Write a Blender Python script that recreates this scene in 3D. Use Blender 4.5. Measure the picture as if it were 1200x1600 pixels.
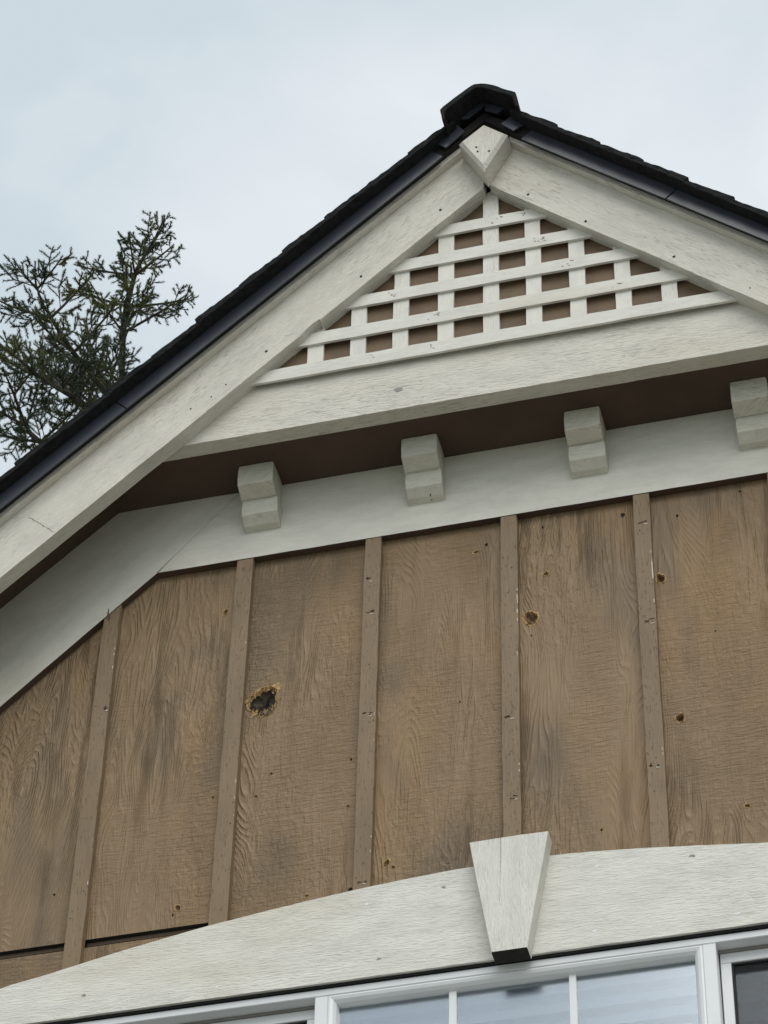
import bpy, bmesh, math, random
import numpy as np
from mathutils import Vector, Matrix, noise as mnoise

for o in list(bpy.data.objects): bpy.data.objects.remove(o)
S = bpy.context.scene
COL = S.collection
R = math.radians
ZO = 6.4505            # height of the frieze board's lower edge above the ground

# ---------------------------------------------------------------- camera
cam = bpy.data.cameras.new('camera')
cam.sensor_fit = 'HORIZONTAL'; cam.sensor_width = 36.0; cam.lens = 4757.2/1200*36
cam.clip_start = 0.1; cam.clip_end = 2000
co = bpy.data.objects.new('camera', cam); COL.objects.link(co); S.camera = co
yaw, pitch, roll = -0.26998, 0.79502, 0.0301
cy, sy, cp, sp = math.cos(yaw), math.sin(yaw), math.cos(pitch), math.sin(pitch)
F = Vector((sy*cp, cy*cp, sp)); Rt = Vector((cy, -sy, 0)); U = Rt.cross(F)
r2 = math.cos(roll)*Rt+math.sin(roll)*U; u2 = -math.sin(roll)*Rt+math.cos(roll)*U
m = Matrix.Identity(4)
for i in range(3):
    m[i][0] = r2[i]; m[i][1] = u2[i]; m[i][2] = -F[i]
m.translation = Vector((0.9969, -4.67685, 1.6))
co.matrix_world = m
S.render.resolution_x = 768; S.render.resolution_y = 1024

# ---------------------------------------------------------------- sky and sun (overcast)
SUN_TO = Vector((0.30, -0.80, 0.95)).normalized()
elev = math.asin(SUN_TO.z); srot = math.atan2(SUN_TO.x, SUN_TO.y)
w = bpy.data.worlds.new('World'); S.world = w; w.use_nodes = True
nt = w.node_tree; N = nt.nodes; L = nt.links
N.clear()
out = N.new('ShaderNodeOutputWorld'); bg = N.new('ShaderNodeBackground'); bg.inputs['Strength'].default_value = 0.1
sky = N.new('ShaderNodeTexSky'); sky.sky_type = 'NISHITA'; sky.sun_disc = False
sky.sun_elevation = elev; sky.sun_rotation = srot
tc = N.new('ShaderNodeTexCoord')
mp = N.new('ShaderNodeMapping'); mp.inputs['Scale'].default_value = (1.0, 1.0, 1.6)
no = N.new('ShaderNodeTexNoise'); no.inputs['Scale'].default_value = 5.5; no.inputs['Detail'].default_value = 5; no.inputs['Roughness'].default_value = 0.5; no.inputs['Distortion'].default_value = 0.4
rp = N.new('ShaderNodeValToRGB')
rp.color_ramp.elements[0].position = 0.36; rp.color_ramp.elements[0].color = (6.05, 6.85, 7.35, 1)
rp.color_ramp.elements[1].position = 0.64; rp.color_ramp.elements[1].color = (8.10, 8.48, 8.75, 1)
mx = N.new('ShaderNodeMix'); mx.data_type = 'RGBA'; mx.inputs[0].default_value = 0.9
L.new(tc.outputs['Generated'], mp.inputs[0]); L.new(mp.outputs[0], no.inputs['Vector']); L.new(no.outputs['Fac'], rp.inputs[0])
L.new(sky.outputs[0], mx.inputs[6]); L.new(rp.outputs[0], mx.inputs[7]); L.new(mx.outputs[2], bg.inputs['Color']); L.new(bg.outputs[0], out.inputs['Surface'])
sl = bpy.data.lights.new('sun', 'SUN'); sl.energy = 1.5; sl.angle = R(45); sl.color = (1.0, 0.97, 0.92)
so = bpy.data.objects.new('sun', sl); COL.objects.link(so)
so.rotation_euler = (-SUN_TO).to_track_quat('-Z', 'Y').to_euler(); so.location = (5, -10, 20)

S.view_settings.view_transform = 'Standard'; S.view_settings.look = 'None'
S.view_settings.exposure = 0.15; S.view_settings.gamma = 1.0
S.render.engine = 'CYCLES'
S.cycles.max_bounces = 6; S.cycles.diffuse_bounces = 3; S.cycles.glossy_bounces = 2; S.cycles.transparent_max_bounces = 12

# ---------------------------------------------------------------- materials
class NB:
    """small helper that builds node materials"""
    def __init__(s, name):
        s.m = bpy.data.materials.new(name); s.m.use_nodes = True
        s.n = s.m.node_tree.nodes; s.l = s.m.node_tree.links; s.n.clear()
        s.out = s.n.new('ShaderNodeOutputMaterial'); s.b = s.n.new('ShaderNodeBsdfPrincipled')
        s.l.new(s.b.outputs[0], s.out.inputs['Surface'])
    def put(s, sock, v):
        if hasattr(v, 'links') or isinstance(v, bpy.types.NodeSocket): s.l.new(v, sock)
        else: sock.default_value = v
    def grain(s):
        a = s.n.new('ShaderNodeAttribute'); a.attribute_name = 'grain'; return a.outputs['Vector']
    def obj(s):
        return s.n.new('ShaderNodeTexCoord').outputs['Object']
    def scale(s, v, sc):
        q = s.n.new('ShaderNodeVectorMath'); q.operation = 'MULTIPLY'; s.put(q.inputs[0], v); q.inputs[1].default_value = sc; return q.outputs[0]
    def noise(s, v, sc, detail=2, rough=0.5, dist=0.0):
        q = s.n.new('ShaderNodeTexNoise'); s.put(q.inputs['Vector'], s.scale(v, sc) if isinstance(sc, tuple) else v)
        q.inputs['Scale'].default_value = 1.0 if isinstance(sc, tuple) else sc
        q.inputs['Detail'].default_value = detail; q.inputs['Roughness'].default_value = rough; q.inputs['Distortion'].default_value = dist
        return q.outputs['Fac']
    def math(s, op, a, b=0.0, c=None):
        q = s.n.new('ShaderNodeMath'); q.operation = op; s.put(q.inputs[0], a); s.put(q.inputs[1], b)
        if c is not None: s.put(q.inputs[2], c)
        return q.outputs[0]
    def ramp(s, v, a, b):
        q = s.n.new('ShaderNodeMapRange'); q.interpolation_type = 'SMOOTHSTEP'; s.put(q.inputs[0], v)
        q.inputs[1].default_value = a; q.inputs[2].default_value = b; return q.outputs[0]
    def mix(s, f, a, b):
        q = s.n.new('ShaderNodeMix'); q.data_type = 'RGBA'; s.put(q.inputs[0], f)
        s.put(q.inputs[6], (*a, 1) if isinstance(a, tuple) else a); s.put(q.inputs[7], (*b, 1) if isinstance(b, tuple) else b); return q.outputs[2]
    def bump(s, h, strength, dist):
        q = s.n.new('ShaderNodeBump'); q.inputs['Strength'].default_value = strength; q.inputs['Distance'].default_value = dist
        s.put(q.inputs['Height'], h); s.l.new(q.outputs[0], s.b.inputs['Normal'])
    def fin(s, col, rough=0.6, spec=0.3):
        s.put(s.b.inputs['Base Color'], (*col, 1) if isinstance(col, tuple) else col); s.put(s.b.inputs['Roughness'], rough)
        s.b.inputs['Specular IOR Level'].default_value = spec; return s.m

def mat_siding():
    b = NB('siding_paint'); g = b.grain()
    sx = b.n.new('ShaderNodeSeparateXYZ'); b.put(sx.inputs[0], g)
    def rand(k):                                                      # one random value for each panel
        q = b.n.new('ShaderNodeTexWhiteNoise'); q.noise_dimensions = '1D'; b.put(q.inputs['W'], b.math('MULTIPLY', sx.outputs[2], k)); return q.outputs['Value']
    n1 = b.noise(g, (0.85, 5.6, 1), 2.6, 0.5, 0.25)
    ring = b.math('SINE', b.math('MULTIPLY', n1, b.math('MULTIPLY_ADD', rand(1.3), 220.0, 330.0)))
    crest = b.math('POWER', b.math('MULTIPLY_ADD', ring, 0.5, 0.5), 2.2)
    wid = b.noise(g, (10, 70, 1), 2, 0.6)
    fib = b.noise(g, (14, 340, 1), 3, 0.6)
    rip = b.noise(g, (150, 24, 1), 3, 0.6, 0.9)
    blob = b.noise(g, (34, 80, 1), 2, 0.5, 0.5)
    mk = b.ramp(b.math('ADD', b.noise(g, (1.5, 5.0, 1), 2, 0.5), b.math('MULTIPLY_ADD', rand(2.9), 0.16, -0.08)), 0.43, 0.62)
    mk2 = b.ramp(b.noise(b.scale(g, (1, 1, 3.3)), (2.2, 4.0, 2), 2, 0.5), 0.42, 0.60)
    soft = b.ramp(b.noise(b.scale(g, (1, 1, 9.1)), (2.0, 4.5, 2), 2, 0.5), 0.36, 0.58)      # where thick paint has filled the grain
    cg = b.math('MULTIPLY', b.math('MULTIPLY', crest, b.ramp(wid, 0.30, 0.60)), b.math('MULTIPLY_ADD', mk, -0.80, 1.0))
    cg = b.math('MULTIPLY', cg, b.math('MULTIPLY_ADD', soft, 0.70, 0.30))
    h = b.math('ADD', b.math('MULTIPLY', cg, 0.75), b.math('MULTIPLY', fib, 0.30))
    h = b.math('ADD', h, b.math('MULTIPLY', b.math('MULTIPLY', rip, mk), 0.95))
    h = b.math('ADD', h, b.math('MULTIPLY', b.math('MULTIPLY', b.ramp(blob, 0.38, 0.62), mk2), 0.30))
    b.bump(h, 1.0, 0.0043)
    big = b.ramp(b.noise(g, (1.7, 4.4, 1), 3, 0.55, 0.2), 0.46, 0.70)
    med = b.ramp(b.noise(g, (4, 9, 1), 4, 0.6), 0.3, 0.7)
    fade = b.ramp(b.noise(b.scale(g, (1, 1, 7.7)), (1.7, 3.2, 5), 3, 0.5), 0.50, 0.72)
    c = b.mix(med, (0.276, 0.187, 0.105), (0.228, 0.152, 0.084))
    c = b.mix(b.math('MULTIPLY', fade, 0.58), c, (0.300, 0.182, 0.080))
    c = b.mix(b.math('MULTIPLY', big, b.math('MULTIPLY_ADD', fib, 0.45, 0.46)), c, (0.110, 0.084, 0.056))
    c = b.mix(b.math('MULTIPLY', cg, 0.34), c, (0.42, 0.315, 0.20))  # worn crests lightened, with thin highlights of the relief painted in
    drip = b.ramp(b.noise(b.scale(g, (1, 1, 4.1)), (1.1, 26, 2), 3, 0.6), 0.55, 0.75)
    c = b.mix(b.math('MULTIPLY', drip, 0.16), c, (0.16, 0.115, 0.078))
    pit = b.ramp(b.noise(g, (70, 200, 1), 2, 0.5), 0.68, 0.76)
    c = b.mix(b.math('MULTIPLY', pit, 0.45), c, (0.09, 0.066, 0.046))
    return b.fin(c, b.math('MULTIPLY_ADD', fib, 0.35, 0.36), 0.30)

def mat_batten():
    b = NB('batten_paint'); g = b.grain()
    fib = b.noise(g, (12, 300, 1), 3, 0.6); pit = b.noise(g, (60, 260, 1), 2, 0.5); dirt = b.noise(g, (4, 14, 1), 4, 0.6)
    b.bump(b.math('ADD', fib, b.math('MULTIPLY', b.ramp(pit, 0.62, 0.72), -1.2)), 0.7, 0.0016)
    c = b.mix(b.ramp(dirt, 0.35, 0.7), (0.242, 0.170, 0.101), (0.204, 0.141, 0.083))
    c = b.mix(b.math('MULTIPLY', b.ramp(pit, 0.68, 0.76), 0.5), c, (0.08, 0.06, 0.045))
    c = b.mix(b.math('MULTIPLY', b.ramp(fib, 0.56, 0.72), 0.35), c, (0.30, 0.245, 0.19))
    return b.fin(c, 0.55, 0.3)

def mat_white(name, base, dark, dash=1.0, bump=0.0018, warm=(0.60, 0.53, 0.40)):
    b = NB(name); g = b.grain()
    d1 = b.noise(g, (34, 270, 1), 3, 0.6, 0.6); d2 = b.noise(b.scale(g, (1, 1, 2.1)), (80, 420, 3), 2, 0.6)
    patch = b.ramp(b.noise(g, (2.6, 8.5, 1), 3, 0.55), 0.36, 0.66); wear = b.noise(g, (9, 24, 1), 5, 0.7)
    da = b.math('MULTIPLY', b.ramp(d1, 0.52, 0.66), b.math('MULTIPLY_ADD', patch, 0.85, 0.15))
    b.bump(b.math('ADD', b.math('MULTIPLY', d1, -1.0), b.math('MULTIPLY', d2, -0.5)), 1.0, bump)
    c = b.mix(b.ramp(wear, 0.32, 0.72), base, tuple(x*0.86 for x in base))
    c = b.mix(b.math('MULTIPLY', b.ramp(b.noise(g, (1.4, 4.4, 2), 4, 0.6), 0.52, 0.76), 0.45), c, warm)
    c = b.mix(b.math('MULTIPLY', da, 0.85*dash), c, dark)
    c = b.mix(b.math('MULTIPLY', b.ramp(d2, 0.63, 0.76), 0.42*dash), c, dark)
    chip = b.ramp(b.noise(b.scale(g, (1, 1, 5.3)), (22, 55, 4), 4, 0.7), 0.70, 0.75)
    c = b.mix(b.math('MULTIPLY', chip, 0.55*dash), c, tuple(x*0.55 for x in dark))
    return b.fin(c, 0.62, 0.3)

def mat_plain(name, base, var=0.75, scale=(8, 8, 8), rough=0.6, bump=0.0, bs=120.0, spec=0.3, src='obj'):
    b = NB(name); v = b.obj() if src == 'obj' else b.grain()
    n = b.noise(v, scale, 4, 0.6)
    c = b.mix(b.ramp(n, 0.3, 0.7), base, tuple(x*var for x in base))
    if bump: b.bump(b.noise(v, bs, 4, 0.65), 0.8, bump)
    return b.fin(c, rough, spec)

M = {}
M['siding'] = mat_siding(); M['batten'] = mat_batten()
M['white'] = mat_white('weathered_white_board', (0.745, 0.708, 0.630), (0.36, 0.335, 0.285), 0.8, 0.0026)
M['white_arch'] = mat_white('arch_white_board', (0.790, 0.768, 0.700), (0.44, 0.42, 0.365), 0.62, 0.0022)
M['white_smooth'] = mat_white('smooth_white_board', (0.705, 0.682, 0.605), (0.42, 0.40, 0.34), 0.25, 0.0007)
M['white_bracket'] = mat_white('bracket_white', (0.700, 0.672, 0.580), (0.36, 0.34, 0.28), 0.75, 0.0032)
M['white_lattice'] = mat_white('lattice_white', (0.780, 0.758, 0.690), (0.40, 0.37, 0.32), 0.45, 0.0008)
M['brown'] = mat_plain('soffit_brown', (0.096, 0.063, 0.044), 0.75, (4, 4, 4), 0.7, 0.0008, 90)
M['brown_back'] = mat_plain('panel_brown', (0.180, 0.120, 0.072), 0.70, (9, 9, 22), 0.6, 0.0012, 70)
M['metal'] = mat_plain('black_metal', (0.044, 0.051, 0.068), 0.85, (3, 3, 3), 0.33, 0.0, 1, 0.5)
M['shingle'] = mat_plain('shingle_granules', (0.026, 0.026, 0.027), 0.55, (60, 60, 60), 0.95, 0.0035, 260, 0.12)
M['deck'] = mat_plain('deck_and_joint_shade', (0.03, 0.028, 0.027), 0.7, (5, 5, 5), 0.9)
M['vinyl'] = mat_plain('white_vinyl', (0.80, 0.815, 0.825), 0.94, (6, 6, 6), 0.32, 0.0, 1, 0.45)
M['vinyl_grey'] = mat_plain('vinyl_track', (0.30, 0.29, 0.27), 0.8, (20, 20, 20), 0.5)
M['gasket'] = mat_plain('gasket_and_gap_shadow', (0.012, 0.012, 0.012), 0.8, (20, 20, 20), 0.6)
M['blind'] = mat_plain('blind_slat', (0.88, 0.89, 0.90), 0.92, (3, 3, 3), 0.45)
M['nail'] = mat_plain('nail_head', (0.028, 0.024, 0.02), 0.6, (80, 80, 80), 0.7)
M['knot'] = mat_plain('knot_dark', (0.105, 0.078, 0.056), 0.5, (160, 160, 160), 0.8, 0.002, 300)
M['chip'] = mat_plain('bare_primer', (0.66, 0.58, 0.50), 0.75, (120, 120, 120), 0.8)
M['rim'] = mat_plain('torn_wood', (0.66, 0.43, 0.21), 0.40, (190, 190, 190), 0.9, 0.004, 330)
M['cavity'] = mat_plain('hole_inside', (0.18, 0.145, 0.115), 0.12, (45, 45, 45), 0.95, 0.006, 120)
M['cavity_raw'] = mat_plain('raw_wood_inside', (0.40, 0.275, 0.16), 0.25, (90, 90, 90), 0.95, 0.005, 160)
M['flash'] = mat_plain('flashing_brown', (0.225, 0.170, 0.128), 0.85, (12, 12, 12), 0.5)
M['bark'] = mat_plain('spruce_bark', (0.105, 0.085, 0.070), 0.5, (26, 26, 9), 0.9, 0.01, 40)
M['room'] = mat_plain('room_paint', (0.42, 0.40, 0.37), 0.9, (1, 1, 1), 0.8)
b = NB('spruce_needles'); ov = b.obj()
M['needle'] = b.fin(b.mix(b.ramp(b.noise(ov, 2.6, 3, 0.6), 0.42, 0.66), (0.072, 0.098, 0.058), (0.170, 0.185, 0.060)), 0.6, 0.25)
b = NB('window_glass'); b.n.remove(b.b)
tr = b.n.new('ShaderNodeBsdfTransparent'); tr.inputs[0].default_value = (0.92, 0.95, 0.97, 1)
gl = b.n.new('ShaderNodeBsdfGlossy'); gl.inputs['Roughness'].default_value = 0.2; gl.inputs['Color'].default_value = (0.90, 0.95, 1.0, 1)
fr = b.n.new('ShaderNodeFresnel'); fr.inputs[0].default_value = 1.5; ms = b.n.new('ShaderNodeMixShader')
b.l.new(b.math('MINIMUM', b.math('MULTIPLY', fr.outputs[0], 4.8), 1.0), ms.inputs[0])
b.l.new(tr.outputs[0], ms.inputs[1]); b.l.new(gl.outputs[0], ms.inputs[2]); b.l.new(ms.outputs[0], b.out.inputs['Surface']); M['glass'] = b.m
b = NB('insect_screen'); tr = b.n.new('ShaderNodeBsdfTransparent'); ms = b.n.new('ShaderNodeMixShader'); ms.inputs[0].default_value = 0.36
b.fin((0.03, 0.03, 0.032), 0.7); b.l.new(tr.outputs[0], ms.inputs[1]); b.l.new(b.b.outputs[0], ms.inputs[2]); b.l.new(ms.outputs[0], b.out.inputs['Surface']); M['screen'] = b.m
b = NB('concrete_drive'); ov = b.obj(); nn = b.noise(ov, 0.6, 6, 0.6); b.bump(b.noise(ov, 60, 4, 0.6), 0.4, 0.004)
M['concrete'] = b.fin(b.mix(b.ramp(nn, 0.3, 0.7), (0.36, 0.35, 0.33), (0.29, 0.285, 0.27)), 0.85)
b = NB('lawn'); ov = b.obj(); nn = b.noise(ov, 0.5, 6, 0.7); b.bump(b.noise(ov, 30, 4, 0.7), 0.8, 0.03)
M['lawn'] = b.fin(b.mix(b.ramp(nn, 0.3, 0.7), (0.055, 0.085, 0.030), (0.10, 0.12, 0.05)), 0.9)

# ---------------------------------------------------------------- mesh helpers
rnd = random.Random(7)
def link(name, me, mat, parent, loc=(0, 0, 0)):
    o = bpy.data.objects.new(name, me); COL.objects.link(o); o.location = loc
    if mat is not None and not me.materials: me.materials.append(M[mat])
    if parent is not None: o.parent = parent; o.matrix_parent_inverse = Matrix.Identity(4)
    return o

def world_loc(o):
    v = Vector(o.location)
    while o.parent: o = o.parent; v += Vector(o.location)
    return v

def finish(name, bm, mat, parent, ang=0.0, smooth=False, flip=False):
    """bm in world coordinates -> object whose origin is the middle of its box; writes the board-grain coordinates"""
    bmesh.ops.recalc_face_normals(bm, faces=bm.faces)
    me = bpy.data.meshes.new(name)
    V = np.array([v.co[:] for v in bm.verts])
    c = Vector(((V.min(0)+V.max(0))/2).tolist())
    ca, sa = math.cos(ang), math.sin(ang); off = (rnd.uniform(0, 60), rnd.uniform(0, 60), rnd.uniform(0, 60))
    u = V[:, 0]*ca+V[:, 2]*sa; v = -V[:, 0]*sa+V[:, 2]*ca
    for q in bm.verts: q.co -= c
    bm.to_mesh(me); bm.free()
    g = np.stack([u+off[0], v+V[:, 1]+off[1], np.full(len(u), off[2])], 1).astype(np.float32)
    a = me.attributes.new('grain', 'FLOAT_VECTOR', 'POINT'); a.data.foreach_set('vector', g.ravel())
    if smooth:
        for p in me.polygons: p.use_smooth = True
    pl = world_loc(parent) if parent is not None else Vector((0, 0, 0))
    return link(name, me, mat, parent, c-pl)

def resample(P, step):
    out = []
    for i in range(len(P)):
        a, b2 = Vector(P[i]), Vector(P[(i+1) % len(P)]); n = max(1, int((b2-a).length/step))
        for k in range(n): out.append(a.lerp(b2, k/n))
    return out

def prism(bm, P, a0, a1, axis='y', step=0.05, jit=0.0006, bevel=0.0014, seed=None):
    """polygon P (in xz for axis y, in yz for axis x) pushed from a0 to a1; a0 is the face towards the camera"""
    sd = rnd.uniform(0, 100) if seed is None else seed
    Q = resample(P, step) if step else [Vector(p) for p in P]
    f, bk = [], []
    for q in Q:
        j = Vector((mnoise.noise((q.x*23+sd, q.y*23, 1.7)), mnoise.noise((q.x*23+sd, q.y*23, 9.1))))*jit*2
        p = q+j
        if axis == 'y': f.append(bm.verts.new((p.x, a0, p.y+ZO))); bk.append(bm.verts.new((p.x, a1, p.y+ZO)))
        else: f.append(bm.verts.new((a0, p.x, p.y+ZO))); bk.append(bm.verts.new((a1, p.x, p.y+ZO)))
    n = len(Q); ff = bm.faces.new(f); bf = bm.faces.new(bk[::-1])
    for i in range(n): bm.faces.new((f[i], bk[i], bk[(i+1) % n], f[(i+1) % n]))
    if bevel:
        es = set(ff.edges)
        if axis == 'x': es |= set(bf.edges)
        bmesh.ops.bevel(bm, geom=list(es), offset=bevel, segments=1, affect='EDGES', profile=0.6, clamp_overlap=True)

def board(name, P, y0, y1, mat, parent, ang=0.0, **k):
    bm = bmesh.new(); prism(bm, P, y0, y1, **k); return finish(name, bm, mat, parent, ang)

def crack_line(P, y, wd, mat, parent, jit=.0012, seed=1):
    r = random.Random(seed); Q = resample(P, .006)[:-1] if len(P) > 2 else [Vector(P[0]).lerp(Vector(P[1]), k/24) for k in range(25)]
    Q = [q+Vector((r.uniform(-jit, jit), r.uniform(-jit, jit))) for q in Q]; bm = bmesh.new()
    t = (Q[-1]-Q[0]).normalized(); nr = Vector((-t.y, t.x)); A, B = [], []
    for q in Q:
        h = wd*r.uniform(.3, 1)/2; A.append(bm.verts.new((q.x+nr.x*h, y-.0003, q.y+nr.y*h+ZO))); B.append(bm.verts.new((q.x-nr.x*h, y-.0003, q.y-nr.y*h+ZO)))
    for i in range(len(Q)-1): bm.faces.new((A[i], A[i+1], B[i+1], B[i]))
    return finish('crack', bm, mat, parent)

def rect(x0, x1, z0, z1): return [(x0, z0), (x1, z0), (x1, z1), (x0, z1)]

def blotch(name, x, z, y, rx, rz, mat, parent, seed, n=9, thick=0.0008, irr=0.45):
    """thin irregular patch lying on a face that looks towards -y"""
    r = random.Random(seed); bm = bmesh.new(); f = []; bk = []
    for i in range(n):
        a = 2*math.pi*i/n; k = 1+irr*(r.random()*2-1)
        p = (x+rx*k*math.cos(a), z+rz*k*math.sin(a)+ZO)
        f.append(bm.verts.new((p[0], y-thick, p[1]))); bk.append(bm.verts.new((p[0], y+0.001, p[1])))
    bm.faces.new(f)
    for i in range(n): bm.faces.new((f[i], bk[i], bk[(i+1) % n], f[(i+1) % n]))
    return finish(name, bm, mat, parent)

# ---------------------------------------------------------------- ground
def sheet(name, x0, x1, y0, y1, z, mat):
    me = bpy.data.meshes.new(name); me.from_pydata([(x0, y0, z), (x1, y0, z), (x1, y1, z), (x0, y1, z)], [], [(0, 1, 2, 3)])
    o = link(name, me, mat, None); o['kind'] = 'structure'; return o
sheet('ground', -600, 600, -600, 600, 0.0, 'lawn')
sheet('driveway', -7, 9, -16, -0.6, 0.004, 'concrete')

# ---------------------------------------------------------------- the house
house = bpy.data.objects.new('house', None); COL.objects.link(house); house.location = (0, 0, 0)
house['label'] = 'house gable with brown board and batten siding, white trim and lattice under the roof peak'
house['category'] = 'house'
SL = 0.967; TH = math.atan(SL); CT, ST = math.cos(TH), math.sin(TH)
YG = -0.228; YB = -0.1906; YL = -0.2058; ZS = 0.2231; XE = 2.3; XW = 2.0
def rake(I, x): return I-SL*abs(x)

# siding panels with the woodpecker holes cut into them
BAT = [(-1.8625, -1.8255), (-1.5540, -1.5170), (-1.2480, -1.2110), (-0.9420, -0.9045), (-0.6345, -0.5965), (-0.3336, -0.2968), (-0.0225, 0.0147),
       (0.2770, 0.3133), (0.5760, 0.6130), (0.8830, 0.9200), (1.1880, 1.2250), (1.4940, 1.5310), (1.8020, 1.8390)]
HOLES = [(-.5555, -.4338, .0350, .0370, 3), (.0396, -.3091, .0125, .0200, 2), (.3255, -.2531, .0085, .0135, 2), (.3487, -.6587, .0080, .0115, 2),
 (-.7105, -.9694, .0060, .0075, 1), (-.7202, -.9859, .0026, .0036, 0), (-.2697, -.9307, .0066, .0086, 1), (-.2550, -.9430, .0046, .0030, 1),
 (-.6579, -.1423, .0050, .0080, 1), (.2501, -.0398, .0060, .0065, 0), (.0742, -.1832, .0052, .0075, 1), (-.0589, -.0622, .0038, .0046, 0),
 (-.0823, -.0810, .0070, .0036, 1), (-.6533, -.6839, .0026, .0036, 1), (-.3555, -.7641, .0026, .0036, 1), (-.3524, -.6366, .0028, .0046, 1),
 (-.5274, -.6422, .0027, .0038, 0), (-.5582, -.6982, .0025, .0028, 0), (-.4361, -.9857, .0034, .0038, 1), (.1756, -.9248, .0034, .0038, 1),
 (.4717, -.9165, .0048, .0048, 1), (.3705, -.0695, .0032, .0046, 0), (.0389, -.3601, .0020, .0028, 0), (-.9861, -.8864, .0026, .0038, 0),
 (-.3440, -.9883, .0052, .0075, 0), (.0695, -.0368, .0026, .0038, 0), (.5120, -.0260, .0030, .0034, 0), (-.1180, -.5200, .0022, .0030, 0), (.4350, -.4300, .0022, .0026, 0)]
ZJ = -1.0180
def top_z(x): return min(0.03, 0.03-1.0065*(abs(x)-0.8254)) if abs(x) > 0.8254 else 0.03
def rag(x, z, rx, rz, n, irr, seed):
    r = random.Random(seed); ph = [r.uniform(0, 6.28) for _ in range(3)]; P = []
    for i in range(n):
        a = 2*math.pi*i/n
        k = 1+irr*(0.5*math.sin(2*a+ph[0])+0.35*math.sin(3*a+ph[1])+0.5*(r.random()*2-1))
        P.append((x+rx*k*math.cos(a), z+rz*k*math.sin(a)))
    return P
def flat_fill(bm, loops, y):
    es = []
    for lp in loops:
        vs = [bm.verts.new((p[0], y, p[1]+ZO)) for p in lp]
        es += [bm.edges.new((vs[i], vs[(i+1) % len(vs)])) for i in range(len(vs))]
    bmesh.ops.triangle_fill(bm, use_beauty=True, use_dissolve=False, edges=es, normal=(0, -1, 0))
bounds = [-XW]+[(a+b_)/2 for a, b_ in BAT]+[XW]
for i in range(len(bounds)-1):
    x0, x1 = bounds[i]+0.0015, bounds[i+1]-0.0015
    P = [(x0, ZJ), (x1, ZJ), (x1, top_z(x1))]
    for k in (0.8254, -0.8254):
        if x0 < k < x1: P.append((k, 0.03))
    P.append((x0, top_z(x0)))
    mine = [h for h in HOLES if x0 < h[0] < x1]
    bm = bmesh.new(); loops = [P]; rims = []
    for j, h in enumerate(mine):
        lp = rag(h[0], h[1], h[2], h[3], 26 if h[4] > 1 else 10, 0.22 if h[4] > 1 else 0.3, int(h[0]*9999)); rims.append(lp); loops.append(lp)
    flat_fill(bm, loops, 0.0)
    for lp in loops:                                                  # the sheet's thickness round its edge and inside the holes
        f = [bm.verts.new((p[0], 0.0, p[1]+ZO)) for p in lp]; k = [bm.verts.new((p[0], 0.012, p[1]+ZO)) for p in lp]
        for q in range(len(lp)): bm.faces.new((f[q], k[q], k[(q+1) % len(lp)], f[(q+1) % len(lp)]))
    pan = finish('siding_panel', bm, 'siding', house, R(90)); pan.data.materials.append(M['deck'])
    for p in pan.data.polygons:
        if abs(p.normal.z) > .9 and p.center.z+pan.location.z < ZO+ZJ+.002: p.material_index = 1  # bottom edge coloured near-black: the shade at the joint is painted in
    for h, lp in zip(mine, rims):
        bm = bmesh.new(); n = len(lp); r = random.Random(int(h[0]*7777)); cx, cz = h[0], h[1]
        if h[4] > 0:                                                  # torn rim of bare wood round the hole
            kk = {1: 1.55, 2: 1.42, 3: 1.34}[h[4]]
            kr = [1+(kk-1)*((.08 if h[4] == 3 else .45)+1.05*r.random()**2*(1.1 if p[1] > cz or p[0] < cx else .5)) for p in lp]
            o1 = [bm.verts.new((cx+(p[0]-cx)*k, -0.0005, cz+(p[1]-cz)*k+ZO)) for p, k in zip(lp, kr)]
            o2 = [bm.verts.new((cx+(p[0]-cx)*1.02, -0.0008-r.random()*0.0012*h[4], cz+(p[1]-cz)*1.02+ZO)) for p in lp]
            o3 = [bm.verts.new((cx+(p[0]-cx)*r.uniform(0.80, 0.98), r.uniform(0.002, 0.008), cz+(p[1]-cz)*r.uniform(0.80, 0.97)+ZO)) for p in lp]
            for q in range(n):
                s2 = (q+1) % n
                bm.faces.new((o1[q], o1[s2], o2[s2], o2[q])); bm.faces.new((o2[q], o2[s2], o3[s2], o3[q]))
            if h[4] == 3:                                             # loose splinters on the big hole
                for q in range(95):
                    a = r.uniform(0, 6.283); rr = r.uniform(0.78, 1.16); px, pz = cx+h[2]*rr*math.cos(a), cz+h[3]*rr*math.sin(a)
                    ln, wd, tw = r.uniform(0.003, 0.014), r.uniform(0.0006, 0.0020), r.gauss(1.4, 0.5)
                    dx, dz = math.cos(tw)*ln, math.sin(tw)*ln
                    t = [bm.verts.new((px-wd, -0.001, pz+ZO)), bm.verts.new((px+wd, -0.0015, pz+ZO)), bm.verts.new((px+dx, -r.uniform(0.001, 0.005), pz+dz+ZO))]
                    bm.faces.new(t)
            finish('torn_wood', bm, 'rim', pan); bm = bmesh.new()
        rings = []; dep = {0: 0.006, 1: 0.006, 2: 0.012, 3: 0.024}[h[4]]
        for d, k in ((0.0015, 1.0), (0.45, 0.96), (0.85, 0.72), (1.0, 0.35)):
            rings.append([bm.verts.new((cx+(p[0]-cx)*k*r.uniform(0.93, 1.03), max(0.0015, dep*d*r.uniform(0.8, 1.2)), cz+(p[1]-cz)*k*r.uniform(0.93, 1.03)+ZO)) for p in lp])
        for A, B in zip(rings, rings[1:]):
            for q in range(n): bm.faces.new((A[q], A[(q+1) % n], B[(q+1) % n], B[q]))
        bm.faces.new(rings[-1]); finish('peck_hole', bm, 'cavity_raw' if h[4] in (1, 2) else 'cavity', pan)

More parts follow.
